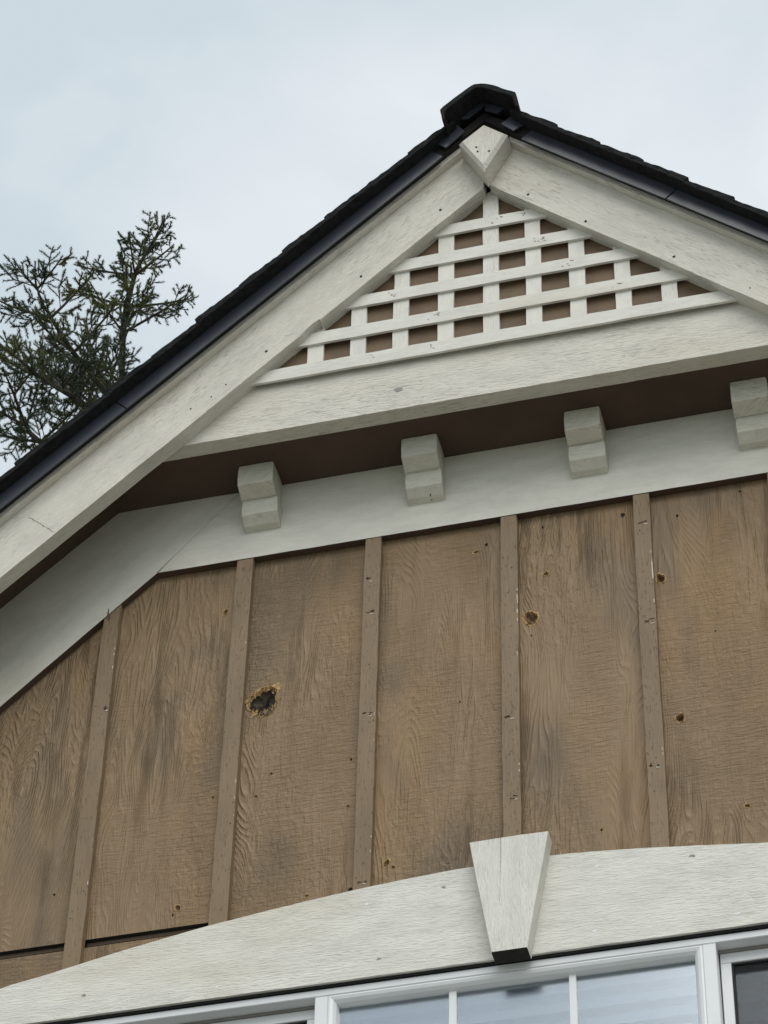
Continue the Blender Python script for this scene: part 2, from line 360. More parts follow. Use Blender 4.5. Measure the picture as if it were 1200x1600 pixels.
# everything behind the siding, the lower wall with the window opening, side and back walls
WX0, WX1, WZ0, WZ1 = -1.26, 1.25, -2.55, -1.215
def lower_panel(x0, x1, z0, z1): board('lower_siding_panel', rect(x0, x1, z0, z1), 0.0, 0.012, 'siding', house, R(90), step=0, jit=0)
for a, b_ in zip(bounds, bounds[1:]):
    if b_ < WX0 or a > WX1: lower_panel(a+.0015, b_-.0015, -ZO+0.15, -1.0375)
    else:
        lower_panel(a+.0015, b_-.0015, WZ1 if b_ > WX0 else WZ1, -1.0375)
        lower_panel(a+.0015, b_-.0015, -ZO+0.15, WZ0)
lower_panel(bounds[2]+.0015, WX0-.0015, WZ0, WZ1-.002); lower_panel(WX1+.0015, bounds[-3]-.0015, WZ0, WZ1-.002)
board('sheathing', [(-XW, ZJ-0.02), (XW, ZJ-0.02), (XW, rake(1.10, XW)), (0, 1.10), (-XW, rake(1.10, XW))], 0.034, 0.06, 'deck', house, step=0, jit=0, bevel=0)
board('sheathing', rect(-XW, XW, -1.16, ZJ-0.022), 0.034, 0.06, 'deck', house, step=0, jit=0, bevel=0)
bm = bmesh.new()
for x in (-XW, XW-0.012): prism(bm, rect(x, x+0.012, -ZO, rake(1.10, XW)), 0.062, 9.0, step=0, jit=0, bevel=0)
finish('side_wall', bm, 'siding', house, R(90))
board('back_wall', [(-XW, -ZO), (XW, -ZO), (XW, rake(1.09, XW)), (0, 1.09), (-XW, rake(1.09, XW))], 9.0, 9.1, 'siding', house, R(90), step=0, jit=0, bevel=0)
board('foundation', rect(-XW, XW, -ZO, -ZO+0.148), -0.01, 0.03, 'concrete', house, step=0, jit=0)
bm = bmesh.new()
prism(bm, rect(-1.9, 1.9, -1.155, -1.10), 0.062, 4, step=0, jit=0, bevel=0); prism(bm, rect(-1.9, 1.9, -3.6, -1.10), 4.0, 4.1, step=0, jit=0, bevel=0)
prism(bm, rect(-1.9, 1.9, -3.6, -3.5), 0.07, 4, step=0, jit=0, bevel=0)
for x in (-1.95, 1.9): prism(bm, rect(x, x+.05, -3.6, -1.10), 0.07, 4.1, step=0, jit=0, bevel=0)
finish('room', bm, 'room', house)

# flashing strip of the horizontal siding joint, one length per bay
for (a0, a1), (b0, b1) in zip(BAT, BAT[1:]):
    board('flashing', rect(a1-.003, b0+.003, -1.0262, -1.0172), 0.0125, 0.0165, 'flash', house, jit=0.0005, bevel=0.0008)

# battens
KN = [(-.0068, -.5992), (-.314, -.5308), (-.3243, -.1294), (.2994, -.3897), (.2932, -.7908), (-.9078, -.3956), (-.3156, -.9830), (.2980, -.0900), (-.3180, -.2300), (-.0010, -.8200)]
for a0, a1 in BAT:
    c = (a0+a1)/2; zt = lambda x: (0.0-1.0065*(abs(x)-0.8254) if abs(x) > 0.8254 else 0.0)-0.0012
    o = board('batten', [(a0, -1.21), (a1, -1.21), (a1, zt(a1)), (a0, zt(a0))], -0.019, -0.0005, 'batten', house, R(90), jit=0.0009, bevel=0.0016)
    for j, (x, z) in enumerate(KN):
        if a0 < x < a1:
            for q in range(4): blotch('knot', min(max(x+rnd.uniform(-.009, .009), a0+.008), a1-.008), z+rnd.uniform(-.005, .005), -0.019, rnd.uniform(.0014, .005), rnd.uniform(.0008, .0022), 'knot', o, j*7+q)
            blotch('paint_chip', min(x+.006, a1-.006), z-.008, -0.019, .004, .0016, 'chip', o, j*5+2)
    if -1.0 < c < 0.5:
        r = random.Random(int(c*1000))
        for q in range(5 if c > -.1 else 4):
            zz = r.uniform(-.95, -.12); blotch('paint_chip', a1-.0018-r.random()*.0008, zz, -0.0188, r.uniform(.0007, .0013), r.uniform(.002, .006), 'chip', o, q*13+int(c*100))
        for q in range(4): blotch('nick', r.uniform(a0+.004, a1-.004), r.uniform(-1.0, -.05), -0.019, r.uniform(.0006, .0013), r.uniform(.0008, .0018), 'knot', o, q*17+int(c*100))
    if abs(c) < .05:
        for zz, l in ((-.235, .006), (-.262, .016), (-.300, .010), (-.325, .005)): blotch('paint_chip', a1-.0014, zz, -.0189, .0014, l, 'chip', o, int(zz*1000))
    if .25 < c < .35: blotch('paint_chip', a1-.0012, -.235, -.0189, .0015, .034, 'chip', o, 91)

# frieze boards under the soffit: level board and two raking boards
KX = 0.8254; KT = 0.6397
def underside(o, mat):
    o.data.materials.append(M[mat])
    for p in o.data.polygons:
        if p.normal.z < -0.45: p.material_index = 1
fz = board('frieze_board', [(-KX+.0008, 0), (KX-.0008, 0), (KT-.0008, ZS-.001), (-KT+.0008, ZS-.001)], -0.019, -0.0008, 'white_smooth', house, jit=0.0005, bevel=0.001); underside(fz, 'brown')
for s in (-1, 1):
    P = [(s*KX, 0), (s*KT, ZS-.001), (s*.936, ZS-.001), (s*XW, ZS-.001-SL*(XW-.936)), (s*XW, -1.0065*(XW-KX))]
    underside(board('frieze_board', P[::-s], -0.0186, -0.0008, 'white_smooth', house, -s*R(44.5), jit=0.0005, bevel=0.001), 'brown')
for x, z, rx, rz in ((-.9335, -.105, .0016, .014), (-.929, -.120, .0011, .011)): blotch('crack', x, z, -.0186, rx, rz, 'knot', house, int(z*999), n=8, thick=0.0004, irr=0.6)
crack_line([(-.6397, ZS-.002), (-.8254, .001)], -.0190, .0011, 'vinyl_grey', house, .0004)

# soffits
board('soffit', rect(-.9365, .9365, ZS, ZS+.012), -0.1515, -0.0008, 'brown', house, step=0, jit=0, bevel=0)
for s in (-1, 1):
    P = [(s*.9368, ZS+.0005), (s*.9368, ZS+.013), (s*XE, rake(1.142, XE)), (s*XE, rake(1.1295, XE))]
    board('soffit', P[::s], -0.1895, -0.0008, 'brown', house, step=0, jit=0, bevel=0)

# brackets: a back block with a longer block on top of it
BR = [(-.6203, -.5350), (-.2347, -.1497), (.1431, .2268), (.5228, .6072)]
for i, (a0, a1) in enumerate(BR):
    d = rnd.uniform(-.0012, .0012); jx = rnd.uniform(-.001, .002)
    bm = bmesh.new(); prism(bm, [(-.0192, .0812), (-.0345, .0865+d), (-.0545+d, .1035), (-.0575, .1470), (-.0192, .1470)], a0, a1, axis='x', step=0.02, jit=0.0008, bevel=0.0022)
    br = finish('bracket', bm, 'white_bracket', house, 0)
    bm = bmesh.new(); prism(bm, [(-.0192, .1476), (-.0635, .1476), (-.0955+d, .1620+d), (-.0968+d, ZS-.0008), (-.0192, ZS-.0008)], a0-.002+jx, a1-.004+jx, axis='x', step=0.02, jit=0.0009, bevel=0.0022)
    finish('upper_block', bm, 'white_bracket', br, R((35, 0, 12, -20)[i]))
    if i == 1:
        for z, y in ((.0860, -.0368), (.0822, -.0250)): blotch('crack', a1-.030, z+.002, y, .0016, .0035, 'nail', br, i+int(z*1000), n=6)

# gable beam, lattice, barge boards
beam = board('gable_beam', [(-.86, ZS-.001), (.86, ZS-.001), (.68, .415), (-.68, .415)], YB, -.1520, 'white', house, 0, jit=0.0007)
for q, (x, z, rx, rz) in enumerate(((-.2201, .2863, .010, .0065), (.3014, .2682, .003, .0025))):
    blotch('knot', x, z, YB, rx, rz, 'chip' if q else 'vinyl_grey', beam, 5+q, n=11, thick=.0004, irr=.3)
lat = board('lattice_panel', [(-.60, .36), (.60, .36), (0, .36+.60*SL)], -.1896, -.1785, 'brown_back', house, step=0, jit=0)
LI = 0.936
VX = [(-.4385, -.4), (-.3356, -.2985), (-.2340, -.1975), (-.1272, -.0895), (-.0193, .0185), (.0820, .1190), (.1850, .2225), (.2905, .3275), (.3960, .4330)]
for a, b_ in VX:
    za, zb = rake(LI, a), rake(LI, b_); P = [(a, .3880), (b_, .3880), (b_, zb), (0, LI), (a, za)] if a < 0 < b_ else [(a, .3880), (b_, .3880), (b_, zb), (a, za)]
    board('lattice_strip', P, -.1996, -.1898, 'white_lattice', lat, R(90), jit=0.0008, bevel=.0008)
for z0, z1 in ((.3747, .4136), (.4790, .5185), (.5855, .6240), (.6880, .7270), (.7920, .8290)):
    xa, xb = (LI-z0)/SL, (LI-z1)/SL
    o = board('lattice_strip', [(-xa, z0), (xa, z0), (xb, z1), (-xb, z1)], YL-.0005, -.1998, 'white_lattice', lat, 0, jit=0.0009, bevel=.0008)
    r = random.Random(int(z0*1000))
    for q in range(2):
        x = r.uniform(-xa*.75, xa*.75)
        for e in range(4): blotch('paint_chip', x+r.uniform(-.014, .014), r.uniform(z0+.008, z1-.008), YL-.0005, r.uniform(.0012, .004), r.uniform(.0008, .0022), 'flash' if e % 2 else 'vinyl_grey', o, q*9+e+int(z0*100), thick=.0003, irr=.7)
NL = {-1: [(-.117, .8614), (-.308, .6663), (-.5298, .4568), (-.6219, .3646), (-.6552, .3312), (-.7024, .3015)], 1: [(.0976, .8581), (.2335, .7183), (.4341, .5343), (.5993, .379)]}
for s in (-1, 1):
    g = -.0105 if s < 0 else .0022
    P = [(g, rake(.925, g)), (s*XE, rake(.925, XE)), (s*XE, rake(1.128, XE)), (g, rake(1.128, g))]
    if s < 0:                                                         # a chip is missing from the lower edge
        P = [(g, rake(.925, g)), (-.4034, rake(.925, .4034)), (-.4060, rake(.933, .4060)), (-.4230, rake(.937, .4230)), (-.4380, rake(.932, .4380)), (-.4440, rake(.925, .4440))]+P[1:]
        P = [P[0]]+P[1:6]+[(s*XE, rake(.925, XE)), (s*XE, rake(1.128, XE)), (g, rake(1.128, g))]
    o = board('barge_board', P[::-s], YG, -.1908, 'white', house, -s*TH, jit=0.0009, bevel=.0020)
    for j, (x, z) in enumerate(NL[s]): blotch('nail_head', x, z, YG, .0034 if j < 3 else .002, .0042 if j < 3 else .0026, 'nail', o, j, n=8, thick=.0005, irr=.2)
    if s < 0:
        crack_line([(-1.0654, .0303), (-.9978, -.0342)], YG, .0020, 'knot', o, .0012, 4); crack_line([(-.4900, .4990), (-.4560, .5020)], YG, .0010, 'vinyl_grey', o, .001, 6)
    P = [(s*.058, rake(1.110, .058)), (s*XE, rake(1.110, XE)), (s*XE, rake(1.1285, XE)), (s*.058, rake(1.1285, .058))]
    board('shadow_board', P[::-s], YG-.019, YG-.0006, 'white', house, -s*TH, jit=0.0006, bevel=.0010)
key = board('peak_block', [(.002, .9124), (.0608, 1.037), (.002, 1.0950), (-.0602, 1.037)], YG-.057, YG-.0004, 'white', house, R(90), step=0, jit=0, bevel=.008)
for x, z in ((-.0157, 1.0034), (.0158, .979), (-.012, .985)): blotch('nail_head', x, z, YG-.057, .003, .0035, 'nail', key, int(x*999), n=8, thick=.0005, irr=.2)

# roof: deck, drip edge, shingles over the edge, ridge caps
bm = bmesh.new()
prism(bm, [(-XE, rake(1.1300, XE)), (0, 1.1300), (XE, rake(1.1300, XE)), (XE, rake(1.1640, XE)), (0, 1.1640), (-XE, rake(1.1640, XE))], YG-.0355, 9.3, step=0, jit=0, bevel=0)
roof = finish('roof', bm, 'deck', house)
YM = YG-.040
def slab(name, s, Ia, Ib, xa, xb, y0, y1, mat, bev=.0006):
    k = (Ib-Ia)*CT*ST
    P = [(s*xa, rake(Ia, xa)), (s*xb, rake(Ia, xb)), (s*(xb+k), rake(Ib, xb+k)), (s*(xa+k), rake(Ib, xa+k))]
    return board(name, P[::-s], y0, y1, mat, roof, -s*TH, step=.12, jit=.0004, bevel=bev)
for s, seam, xs in ((-1, .845, .1024), (1, .4300, .0912)):
    slab('drip_edge', s, 1.1140, 1.1672, xs, seam-.0012, YM, YM+.0035, 'metal')
    slab('drip_edge', s, 1.1145, 1.1672, seam+.0012, XE, YM+.0006, YM+.0041, 'metal')
def plate(name, P, y, yb, mat='metal'):
    return board(name, P, y, yb, mat, roof, step=0, jit=0, bevel=.0006)
plate('drip_edge_end', [(-.1174, 1.0591), (-.0933, 1.0354), (-.0472, 1.0862), (-.0649, 1.1197)], YG-.049, YG-.045)
plate('drip_edge_end', [(.0437, 1.0893), (.0751, 1.0518), (.1039, 1.0735), (.0677, 1.1101)], YG-.049, YG-.045)
plate('ridge_flashing', [(-.059, 1.1423), (-.052, 1.1310), (-.0365, 1.1303), (.0035, 1.1670), (.0035, 1.1852)], YG-.054, YG-.050)
plate('ridge_flashing', [(.0055, 1.1485), (.0371, 1.1271), (.0596, 1.1472), (.0055, 1.1873)], YG-.054, YG-.050)

EX = .1006/CT; YS = YG-.072
def shingle_mesh(s, seed):
    """one shingle at the roof edge with a rough front; d runs down the slope, n away from the roof"""
    bm = bmesh.new(); ns, nn = 12, 3; LN = EX+.005
    def P(d, n, y): return Vector((s*(d*CT+n*ST), y, -d*ST+n*CT))
    grid = []
    for i in range(ns+1):
        d = LN*i/ns; tp = .0115+.0075*d/LN+.0010*mnoise.noise((d*75, seed*1.7, .3))
        row = []
        for j in range(nn+1):
            n = tp*j/nn
            y = YS+.0030*mnoise.noise((d*60, n*140, seed*3.1))+(.002 if i == ns else 0)
            row.append(bm.verts.new(P(d, n+.0007*mnoise.noise((d*90, n*90, seed))*(1 if j else .8), y)))
        row.append(bm.verts.new(P(d, tp, -.05))); row.append(bm.verts.new(P(d, .0004, -.05)))
        grid.append(row)
    k = len(grid[0])
    for i in range(ns):
        for j in range(k): bm.faces.new((grid[i][j], grid[i+1][j], grid[i+1][(j+1) % k], grid[i][(j+1) % k]))
    bm.faces.new(grid[0]); bm.faces.new(grid[-1][::-1])
    bmesh.ops.recalc_face_normals(bm, faces=bm.faces)
    me = bpy.data.meshes.new('shingle'); bm.to_mesh(me); bm.free(); me.materials.append(M['shingle']); return me
rl = world_loc(roof)
for s, x0 in ((-1, .1667), (1, .1712)):
    var = [shingle_mesh(s, q+(10 if s > 0 else 0)) for q in range(7)]
    k = -1
    while x0+k*.1006 < XE:
        xx = x0+k*.1006
        link('shingle', var[(k*3+7) % 7], None, roof, Vector((s*xx, rnd.uniform(-.004, .003), ZO+rake(1.1665+rnd.uniform(-.0008, .0012), xx)))-rl); k += 1
    bm = bmesh.new(); k = -1                                          # the courses behind the edge, seen by nobody from the ground
    while x0+k*.1006 < XE:
        xx = x0+k*.1006; xb = min(xx+.104, XE)
        P = [(s*xx, rake(1.1655, xx)), (s*xb, rake(1.1655, xb)), (s*xb, rake(1.192, xb)), (s*xx, rake(1.180, xx))]
        prism(bm, P[::s], -.0495, 9.32, step=0, jit=0, bevel=0); k += 1
    o = finish('shingle_courses', bm, 'shingle', roof); o['kind'] = 'stuff'
for k in range(24):
    bm = bmesh.new(); y0 = YG-.105+k*.40
    P = [(-.0939, 1.1180), (-.0905, 1.0950), (-.0880, 1.0760), (-.0820, 1.0770), (-.0830, 1.1080), (-.0060, 1.1790), (.0060, 1.1780), (.0830, 1.1200), (.0930, 1.0720), (.1010, 1.0690), (.0985, 1.0900), (.0924, 1.1297), (.0500, 1.1650), (.0083, 1.1923), (-.0093, 1.1950), (-.0500, 1.1590)]
    prism(bm, P, y0, y0+.41, step=.010 if k == 0 else 0, jit=.0016 if k == 0 else 0, bevel=.002 if k == 0 else 0)
    if k:
        for v in bm.verts: v.co.z -= .006*(k % 2)
    finish('ridge_cap', bm, 'shingle', roof)

# arched head board over the window and its keystone
TOP = [(-1.30, -1.232), (-1.20, -1.1850), (-1.0627, -1.1435), (-.9958, -1.1300), (-.9343, -1.1175), (-.7958, -1.0880), (-.629, -1.0582), (-.4625, -1.0349), (-.3165, -1.0185), (-.1976, -1.0085), (-.0819, -1.0030),
       (.080, -1.0030), (.1800, -1.0095), (.2805, -1.0195), (.3969, -1.0335), (.5097, -1.0480), (.629, -1.0600), (.7958, -1.0880), (.9343, -1.1175), (1.0627, -1.1435), (1.20, -1.185), (1.30, -1.232)]
# smooth the curve a little between the measured points
def dense(P, n=4):
    o = []
    for i in range(len(P)-1):
        p0 = Vector(P[max(i-1, 0)]); p1 = Vector(P[i]); p2 = Vector(P[i+1]); p3 = Vector(P[min(i+2, len(P)-1)])
        for k in range(n):
            t = k/n; o.append(0.5*((2*p1)+(p2-p0)*t+(2*p0-5*p1+4*p2-p3)*t*t+(3*p1-p0-3*p2+p3)*t**3))
    return [tuple(q) for q in o]+[P[-1]]
arch = board('arched_head_board', [(-1.30, -1.2400), (1.30, -1.2400)]+dense(TOP)[::-1], -.038, -.0006, 'white_arch', house, 0, jit=.0005, bevel=.0018)
for q, (x, z) in enumerate(((-.14, -1.045), (.17, -1.045), (.36, -1.055), (.16, -1.205), (.02, -1.20), (-.60, -1.215), (-.27, -1.20), (.44, -1.21), (-.88, -1.19), (-.30, -1.06))):
    blotch('paint_chip', x, z, -.038, .005, .0028, 'vinyl' if q % 2 else 'vinyl_grey', arch, q+3, thick=.0004, irr=.6)
ks = board('keystone', [(-.0350, -1.2525), (.0350, -1.2525), (.0815, -.9708), (-.0795, -.9708)], -.076, -.0384, 'white_arch', house, R(90), jit=.0005, bevel=.0014)
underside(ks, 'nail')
crack_line([(-.0150, -.9715), (-.0165, -1.060)], -.076, .0014, 'vinyl_grey', ks, .0003, 3); crack_line([(-.0165, -1.060), (-.0180, -1.13)], -.076, .0007, 'vinyl_grey', ks, .0003, 5)
blotch('caulk', .0905, -.988, -.0002, .0020, .017, 'chip', ks, 77, n=12, thick=.002)

# window: vinyl frame, two mullions, fixed middle pane with grille bars, two screened side sashes
YW = -.026
win = board('window', rect(WX0, WX1, -1.2625, -1.2455), YW, .012, 'vinyl', house, step=0, jit=0, bevel=.0015)          # head of the frame
board('gap_shadow_strip', rect(WX0, WX1, -1.2450, -1.2404), -.0315, .02, 'gasket', win, step=0, jit=0, bevel=0)  # black strip standing in for the shadow in the gap above the frame
board('head_liner', rect(WX0, WX1, -1.2445, -1.2130), .013, .0195, 'vinyl_grey', win, step=0, jit=0, bevel=0)
board('sill', rect(WX0, WX1, WZ0, WZ0+.05), YW-.02, .05, 'vinyl', win, step=0, jit=0, bevel=.002)
for a, b_ in ((WX0, WX0+.03), (WX1-.03, WX1)): board('jamb', rect(a, b_, WZ0+.0505, -1.2630), YW, .05, 'vinyl', win, step=0, jit=0, bevel=.0015)
for a, b_ in ((-.4007, -.3746), (.3660, .3920)): board('mullion', rect(a, b_, WZ0+.0505, -1.2630), YW, .05, 'vinyl', win, step=0, jit=0, bevel=.0015)
def bead(P0, P1, nrm):
    """sloping glazing bead between the frame and the glass; nrm points to the pane's middle"""
    bm = bmesh.new(); rows = []
    for p in (P0, P1):
        sgn = 1 if p is P0 else -1
        t = Vector((P1[0]-P0[0], P1[1]-P0[1])).normalized()
        row = []
        for d, y in ((0, YW+.002), (.004, YW+.0005), (.010, YW+.003), (.0155, YW+.009), (.0178, YW+.018), (.0178, .004), (0, .004)):
            q = Vector(p)+Vector(nrm)*d+t*d*sgn
            row.append(bm.verts.new((q.x, y, q.y+ZO)))
        rows.append(row)
    n = len(rows[0])
    for j in range(n): bm.faces.new((rows[0][j], rows[1][j], rows[1][(j+1) % n], rows[0][(j+1) % n]))
    bm.faces.new(rows[0]); bm.faces.new(rows[1][::-1]); return finish('glazing_bead', bm, 'vinyl', win)
pa, pb, pt, pz = -.3742, .3656, -1.2629, WZ0+.051
bead((pa, pt), (pb, pt), (0, -1)); bead((pa, pz), (pa, pt), (1, 0)); bead((pb, pt), (pb, pz), (-1, 0)); bead((pb, pz), (pa, pz), (0, 1))
board('pane', rect(pa+.012, pb-.012, pz+.01, pt-.012), -.002, .0005, 'glass', win, step=0, jit=0, bevel=0)
for a, b_ in ((-.1349, -.1200), (.1023, .1165)): board('grille_bar', rect(a, b_, pz+.015, pt-.013), -.0105, -.0024, 'vinyl', win, step=0, jit=0, bevel=.001)
for a, b_ in ((WX0+.0305, -.4012), (.3925, WX1-.0305)):
    t0 = -1.2640
    board('track', rect(a, b_, t0-.004, t0), .0, .0495, 'vinyl_grey', win, step=0, jit=0, bevel=0)
    bm = bmesh.new(); wd = .0205; z0, z1 = WZ0+.053, t0-.0045
    for P in (rect(a+.002, b_-.002, z1-.0225, z1), rect(a+.002, b_-.002, z0, z0+.03), rect(a+.002, a+.002+wd, z0+.0305, z1-.023), rect(b_-.002-wd, b_-.002, z0+.0305, z1-.023)):
        prism(bm, P, .004, .034, step=0, jit=0, bevel=.001)
    sash = finish('sash', bm, 'vinyl', win)
    A, B, C, D = a+.002+wd, b_-.002-wd, z0+.0305, z1-.023
    bm = bmesh.new()
    for P in (rect(A, B, D-.004, D-.0004), rect(A+.0004, A+.0036, C, D-.0042), rect(B-.0036, B-.0004, C, D-.0042)): prism(bm, P, .0075, .02, step=0, jit=0, bevel=0)
    finish('gasket', bm, 'gasket', win)
    board('pane', rect(A+.001, B-.001, C+.001, D-.001), .0225, .0245, 'glass', win, step=0, jit=0, bevel=0)
    board('insect_screen', rect(A+.0037, B-.0037, C, D-.0043), .0105, .0112, 'screen', win, step=0, jit=0, bevel=0)

# slatted blinds hanging inside, one behind each pane
def blind(label, x0, x1, y, ztop, tilt, n):
    e = bpy.data.objects.new('window_blind', None); COL.objects.link(e); e.location = ((x0+x1)/2, y, ZO+ztop-n*.044)
    e['label'] = label; e['category'] = 'blind'; e['group'] = 'blinds inside the window'
    board('headrail', rect(x0, x1, ztop-.035, ztop), y-.02, y+.02, 'blind', e, step=0, jit=0)
    sm = None
    for k in range(n):
        zc = ztop-.055-k*.044
        if sm is None:
            bm = bmesh.new(); a = R(tilt); hw = .0245; rows = []
            for x in (x0, x1):
                rr = []
                for q in range(7):
                    t = -1+q/3; rr.append(bm.verts.new((x, y+t*hw*math.cos(a), ZO+zc+t*hw*math.sin(a)+.003*(1-t*t))))
                for q in range(6, -1, -1):
                    t = -1+q/3; rr.append(bm.verts.new((x, y+t*hw*math.cos(a)+.002, ZO+zc+t*hw*math.sin(a)+.003*(1-t*t)+.001)))
                rows.append(rr)
            m_ = len(rows[0])
            for j in range(m_): bm.faces.new((rows[0][j], rows[1][j], rows[1][(j+1) % m_], rows[0][(j+1) % m_]))
            bm.faces.new(rows[0]); bm.faces.new(rows[1][::-1])
            first = finish('slat', bm, 'blind', e); sm = first.data; base = Vector(first.location)
        else:
            o = link('slat', sm, None, e, base-Vector((0, 0, k*.044))); o.rotation_euler.x = rnd.uniform(-.05, .05)
blind('white slatted blind behind the wide middle pane below the keystone', -.39, .385, .036, -1.175, 60, 29)
blind('white slatted blind behind the dark screened pane at the lower left', -1.22, -.41, .064, -1.190, 56, 28)
blind('white slatted blind behind the dark screened pane at the lower right corner', .40, 1.22, .064, -1.190, 56, 28)

# ---------------------------------------------------------------- the spruce behind the house
tree = bpy.data.objects.new('spruce_tree', None); COL.objects.link(tree)
tree['label'] = 'dark green spruce with open, upswept boughs rising behind the roof at left'; tree['category'] = 'tree'
CAM = Vector((0.9969, -4.67685, 1.6))
def far(p, k=22/18): return CAM+(Vector(p)-CAM)*k
LEAD = [far(p) for p in ((-3.773, 6.765, 14.609), (-3.69, 6.355, 15.159), (-3.591, 6.196, 15.475), (-3.509, 6.167, 15.664), (-3.430, 6.135, 15.785))]
base = Vector((LEAD[0].x-.12, LEAD[0].y+.55, 0)); tree.location = base
tr_ = random.Random(21)
def smooth_line(P, n=6):
    P = [Vector(p) for p in P]; o = []
    for i in range(len(P)-1):
        p0, p1, p2, p3 = P[max(i-1, 0)], P[i], P[i+1], P[min(i+2, len(P)-1)]
        for k in range(n):
            t = k/n; o.append(0.5*((2*p1)+(p2-p0)*t+(2*p0-5*p1+4*p2-p3)*t*t+(3*p1-p0-3*p2+p3)*t**3))
    return o+[P[-1]]
def tube(V, Fc, P, r0, r1, n=6):
    st = len(V)
    for i, p in enumerate(P):
        t = (P[min(i+1, len(P)-1)]-P[max(i-1, 0)]).normalized(); a = t.orthogonal().normalized(); c = t.cross(a); r = r0+(r1-r0)*i/(len(P)-1)
        for k in range(n): V.append(p+(a*math.cos(6.2832*k/n)+c*math.sin(6.2832*k/n))*r)
    for i in range(len(P)-1):
        for k in range(n): Fc.append((st+i*n+k, st+i*n+(k+1) % n, st+(i+1)*n+(k+1) % n, st+(i+1)*n+k))
def needles(V, Fc, a, b_, ln=.025, step=.0013, tip=True):
    d = b_-a; L_ = d.length
    if L_ < .004: return
    t = d/L_; o = t.orthogonal().normalized(); c = t.cross(o); n = int(L_/step)
    for i in range(n):
        p = a+t*(L_*(i+tr_.random())/n); an = tr_.uniform(0, 6.283); rad = o*math.cos(an)+c*math.sin(an)
        q = (t*tr_.uniform(.45, 1.0)+rad+Vector((0, 0, .18))).normalized(); side = q.cross(t).normalized()*.0028; l = ln*tr_.uniform(.7, 1.15); st = len(V)
        V += [p-side, p+side, p+q*l]; Fc.append((st, st+1, st+2))
    if tip:
        for i in range(9):
            q = (t*1.3+Vector((tr_.gauss(0, .5), tr_.gauss(0, .5), tr_.gauss(0, .5)))).normalized(); side = q.orthogonal().normalized()*.0028; st = len(V)
            V += [b_-side, b_+side, b_+q*ln]; Fc.append((st, st+1, st+2))
def add_mesh(name, V, Fc, mat, kind=None):
    me = bpy.data.meshes.new(name); me.from_pydata([tuple(v-base) for v in V], [], Fc); me.update()
    o = link(name, me, mat, tree)
    if kind: o['kind'] = kind
    return o
def bough(P, r0, dens=1.0, blen=.34, start=.12, fine=True):
    P = smooth_line(P); V, Fc, NV, NF = [], [], [], []
    tube(V, Fc, P, r0, .004)
    seg = [(P[i+1]-P[i]).length for i in range(len(P)-1)]; tot = sum(seg); s = tot*start
    while s < tot:
        acc = 0; i = 0
        while i < len(seg)-1 and acc+seg[i] < s: acc += seg[i]; i += 1
        p = P[i].lerp(P[i+1], min(1, (s-acc)/seg[i])); t = (P[i+1]-P[i]).normalized(); f = s/tot
        o = t.orthogonal().normalized(); c = t.cross(o); an = tr_.uniform(0, 6.283); rad = o*math.cos(an)+c*math.sin(an)
        d = (t*tr_.uniform(.35, .9)+rad+Vector((0, 0, .22))).normalized(); l = blen*(1.05-.72*f)*tr_.uniform(.45, 1.15)
        mid = p+d*l*.55; e = p+(d+t*.25+Vector((0, 0, .22))).normalized()*l
        tube(V, Fc, [p, mid, e], .0042, .0016, 4)
        if fine:
            needles(NV, NF, p.lerp(mid, .45), mid); needles(NV, NF, mid, e); k = .30
        else: needles(NV, NF, p.lerp(mid, .3), mid, .03, .006); needles(NV, NF, mid, e, .03, .006); k = .3
        sg = 1; pl = d.cross(Vector((0, 0, 1))+rad*.4).normalized()
        while k < .96:
            q = p.lerp(mid, k/.55) if k < .55 else mid.lerp(e, (k-.55)/.45)
            tl = tr_.uniform(.07, .135)*(1.15-.6*k)*(l/.3)**.35
            td = (d*tr_.uniform(.6, 1.0)+pl*sg*tr_.uniform(.6, 1.1)+Vector((tr_.gauss(0, .22), tr_.gauss(0, .22), tr_.gauss(.12, .22)))).normalized()
            e2 = q+td*tl; tube(V, Fc, [q, e2], .0022, .0012, 3)
            needles(NV, NF, q+td*.008, e2, .025 if fine else .03, .0013 if fine else .006); sg = -sg; k += tr_.uniform(.075, .135)*(.3/l)**.8 if fine else .16
        s += tr_.uniform(.036, .072)/dens
    needles(NV, NF, P[-4], P[-1])
    if fine:
        for i in range(int(len(P)*.35), len(P)-4): needles(NV, NF, P[i], P[i+1], .025, .0022, False)
    add_mesh('bough', V, Fc, 'bark'); add_mesh('foliage', NV, NF, 'needle', 'stuff')
V, Fc = [], []
tube(V, Fc, smooth_line([base, base+Vector((.05, 0, 6)), base+Vector((-.04, .02, 12)), Vector((LEAD[0].x, LEAD[0].y+.2, LEAD[0].z-2)), LEAD[0]]), .24, .026, 10)
tube(V, Fc, smooth_line(LEAD), .026, .006, 7); add_mesh('trunk', V, Fc, 'bark')
B1 = [far(p) for p in ((-3.718, 6.543, 14.694), (-3.71, 6.257, 14.546), (-3.77, 5.874, 14.472), (-3.804, 5.584, 14.457), (-3.855, 5.455, 14.566), (-3.842, 5.350, 14.665))]
B2 = [far(p) for p in ((-3.781, 6.763, 14.609), (-3.749, 6.106, 14.258), (-3.785, 5.817, 14.102), (-3.801, 5.554, 13.926), (-3.817, 5.267, 13.773), (-3.836, 5.078, 13.667))]
B3 = [far(p) for p in ((-3.963, 6.883, 14.448), (-3.975, 6.054, 13.968), (-3.948, 5.784, 13.81), (-3.925, 5.524, 13.781), (-3.924, 5.372, 13.786))]
bough(LEAD[1:], .02, 1.2, .32, 0.0)
bough(B1, .026, 1.0, .38, .2); bough(B2, .028, 1.0, .36, .2); bough(B3, .024, 1.0, .36, .2)
BX = far
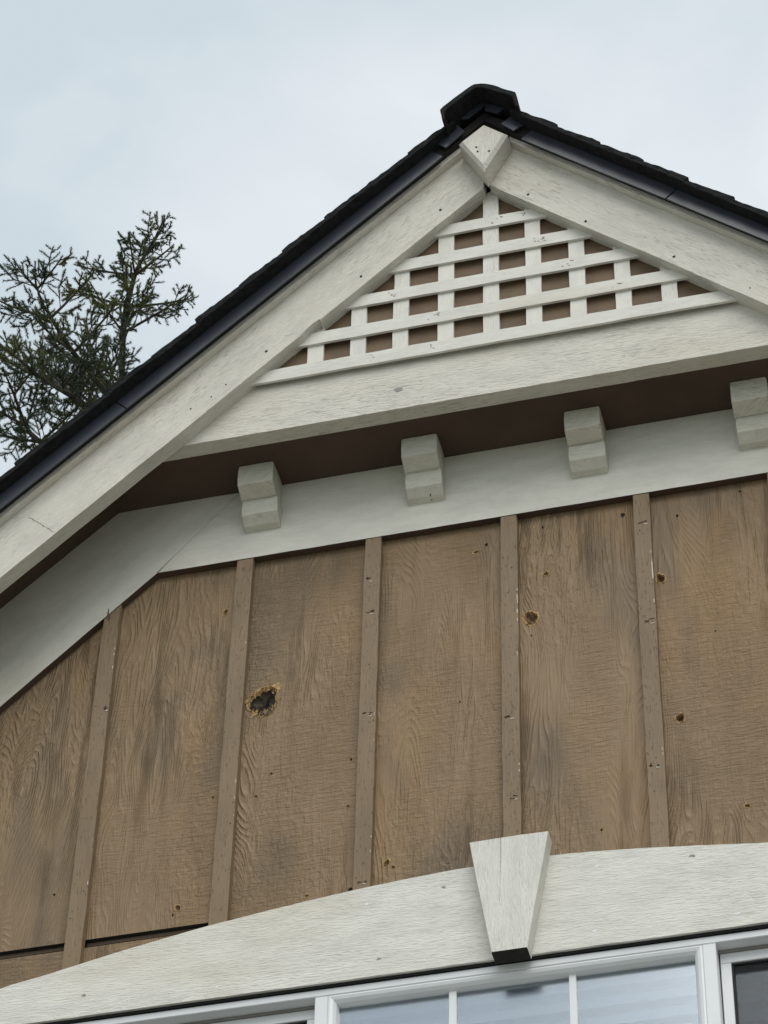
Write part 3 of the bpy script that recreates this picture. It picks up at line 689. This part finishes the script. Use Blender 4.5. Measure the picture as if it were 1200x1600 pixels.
def side_bough(i, d, l, rise, r0=.012, dens=1.0, bl=.26):
    p = LEAD[i] if isinstance(i, int) else i; d = Vector(d).normalized()
    bough([p, p+d*l*.4+Vector((0, 0, rise*.15)), p+d*l*.75+Vector((0, 0, rise*.5)), p+d*l+Vector((0, 0, rise))], r0, dens, bl, .1)
# short boughs on the leader and between the long ones
L01 = LEAD[0].lerp(LEAD[1], .55); L02 = LEAD[1].lerp(LEAD[2], .45)
side_bough(L01, (.9, .1, .1), .62, .10); side_bough(LEAD[1], (.85, -.25, .1), .55, .05); side_bough(L02, (.8, .3, .2), .42, .05)
side_bough(L02, (-.8, -.2, .3), .50, .05); side_bough(LEAD[2], (-.9, -.1, .25), .48, .06); side_bough(LEAD[2], (.7, -.2, .3), .34, .02)
side_bough(L01, (-.5, -.8, .1), .55, .05); side_bough(L01, (-.9, .2, .2), .60, .10); side_bough(LEAD[3], (.5, -.5, .3), .24, .03); side_bough(LEAD[3], (-.5, .2, .5), .24, .05)
side_bough(B1[2], (-.55, -.2, .5), .50, .12); side_bough(B1[3], (-.8, -.1, .3), .45, .10); side_bough(B1[2], (.7, -.3, .4), .45, .10); side_bough(B1[3], (.7, -.2, .5), .38, .08)
side_bough(B2[2], (-.6, -.4, .3), .45, .1); side_bough(B2[3], (-.7, -.2, .35), .42, .1); side_bough(B2[2], (.6, -.4, .35), .42, .08); side_bough(B2[1], (.4, -.6, .3), .45, .08)
side_bough(B3[1], (.7, -.3, .3), .40, .05); side_bough(B3[2], (-.6, -.3, .3), .40, .05); side_bough(B3[1], (-.7, -.2, .1), .45, .05)
side_bough(LEAD[0].lerp(LEAD[1], .1), (.1, -.9, .25), .7, .05); side_bough(LEAD[0].lerp(LEAD[1], .2), (-.4, -.8, -.1), .8, .05)
for i, (p, d, l) in enumerate(((B1[1], (-.6, -.5, .45), .6), (B1[1], (.5, -.6, .5), .5), (B1[4], (-.5, -.3, .6), .32), (B1[4], (.6, -.2, .6), .30), (B2[4], (-.6, -.3, .45), .36), (B2[3], (.5, -.5, .5), .36),
     (B2[1], (-.5, -.5, .35), .55), (B3[3], (.6, -.3, .5), .34), (B3[2], (.4, -.6, .4), .36), (L01, (.3, -.9, .3), .5), (LEAD[1], (-.3, -.9, .2), .5), (LEAD[0], (-.8, -.5, .2), .7), (L02, (.2, -.9, .2), .36), (LEAD[2], (.1, -.9, .3), .3))):
    side_bough(p, d, l*.85, .05, .009, .75, .24)
# the lower boughs, behind the house for whoever stands in front of it
for k in range(26):
    z = LEAD[0].z-.6-k*.5; a = k*2.4; l = min(3.0, .9+.11*k)
    if z < 3: break
    p = Vector((base.x, base.y, z)); d = Vector((math.cos(a), math.sin(a), 0))
    if (p+d*l).x > -2.7 and z < 8: continue
    bough([p, p+d*l*.4+Vector((0, 0, .05)), p+d*l*.8, p+d*l+Vector((0, 0, .2))], .03, .35, .6, .2, False)
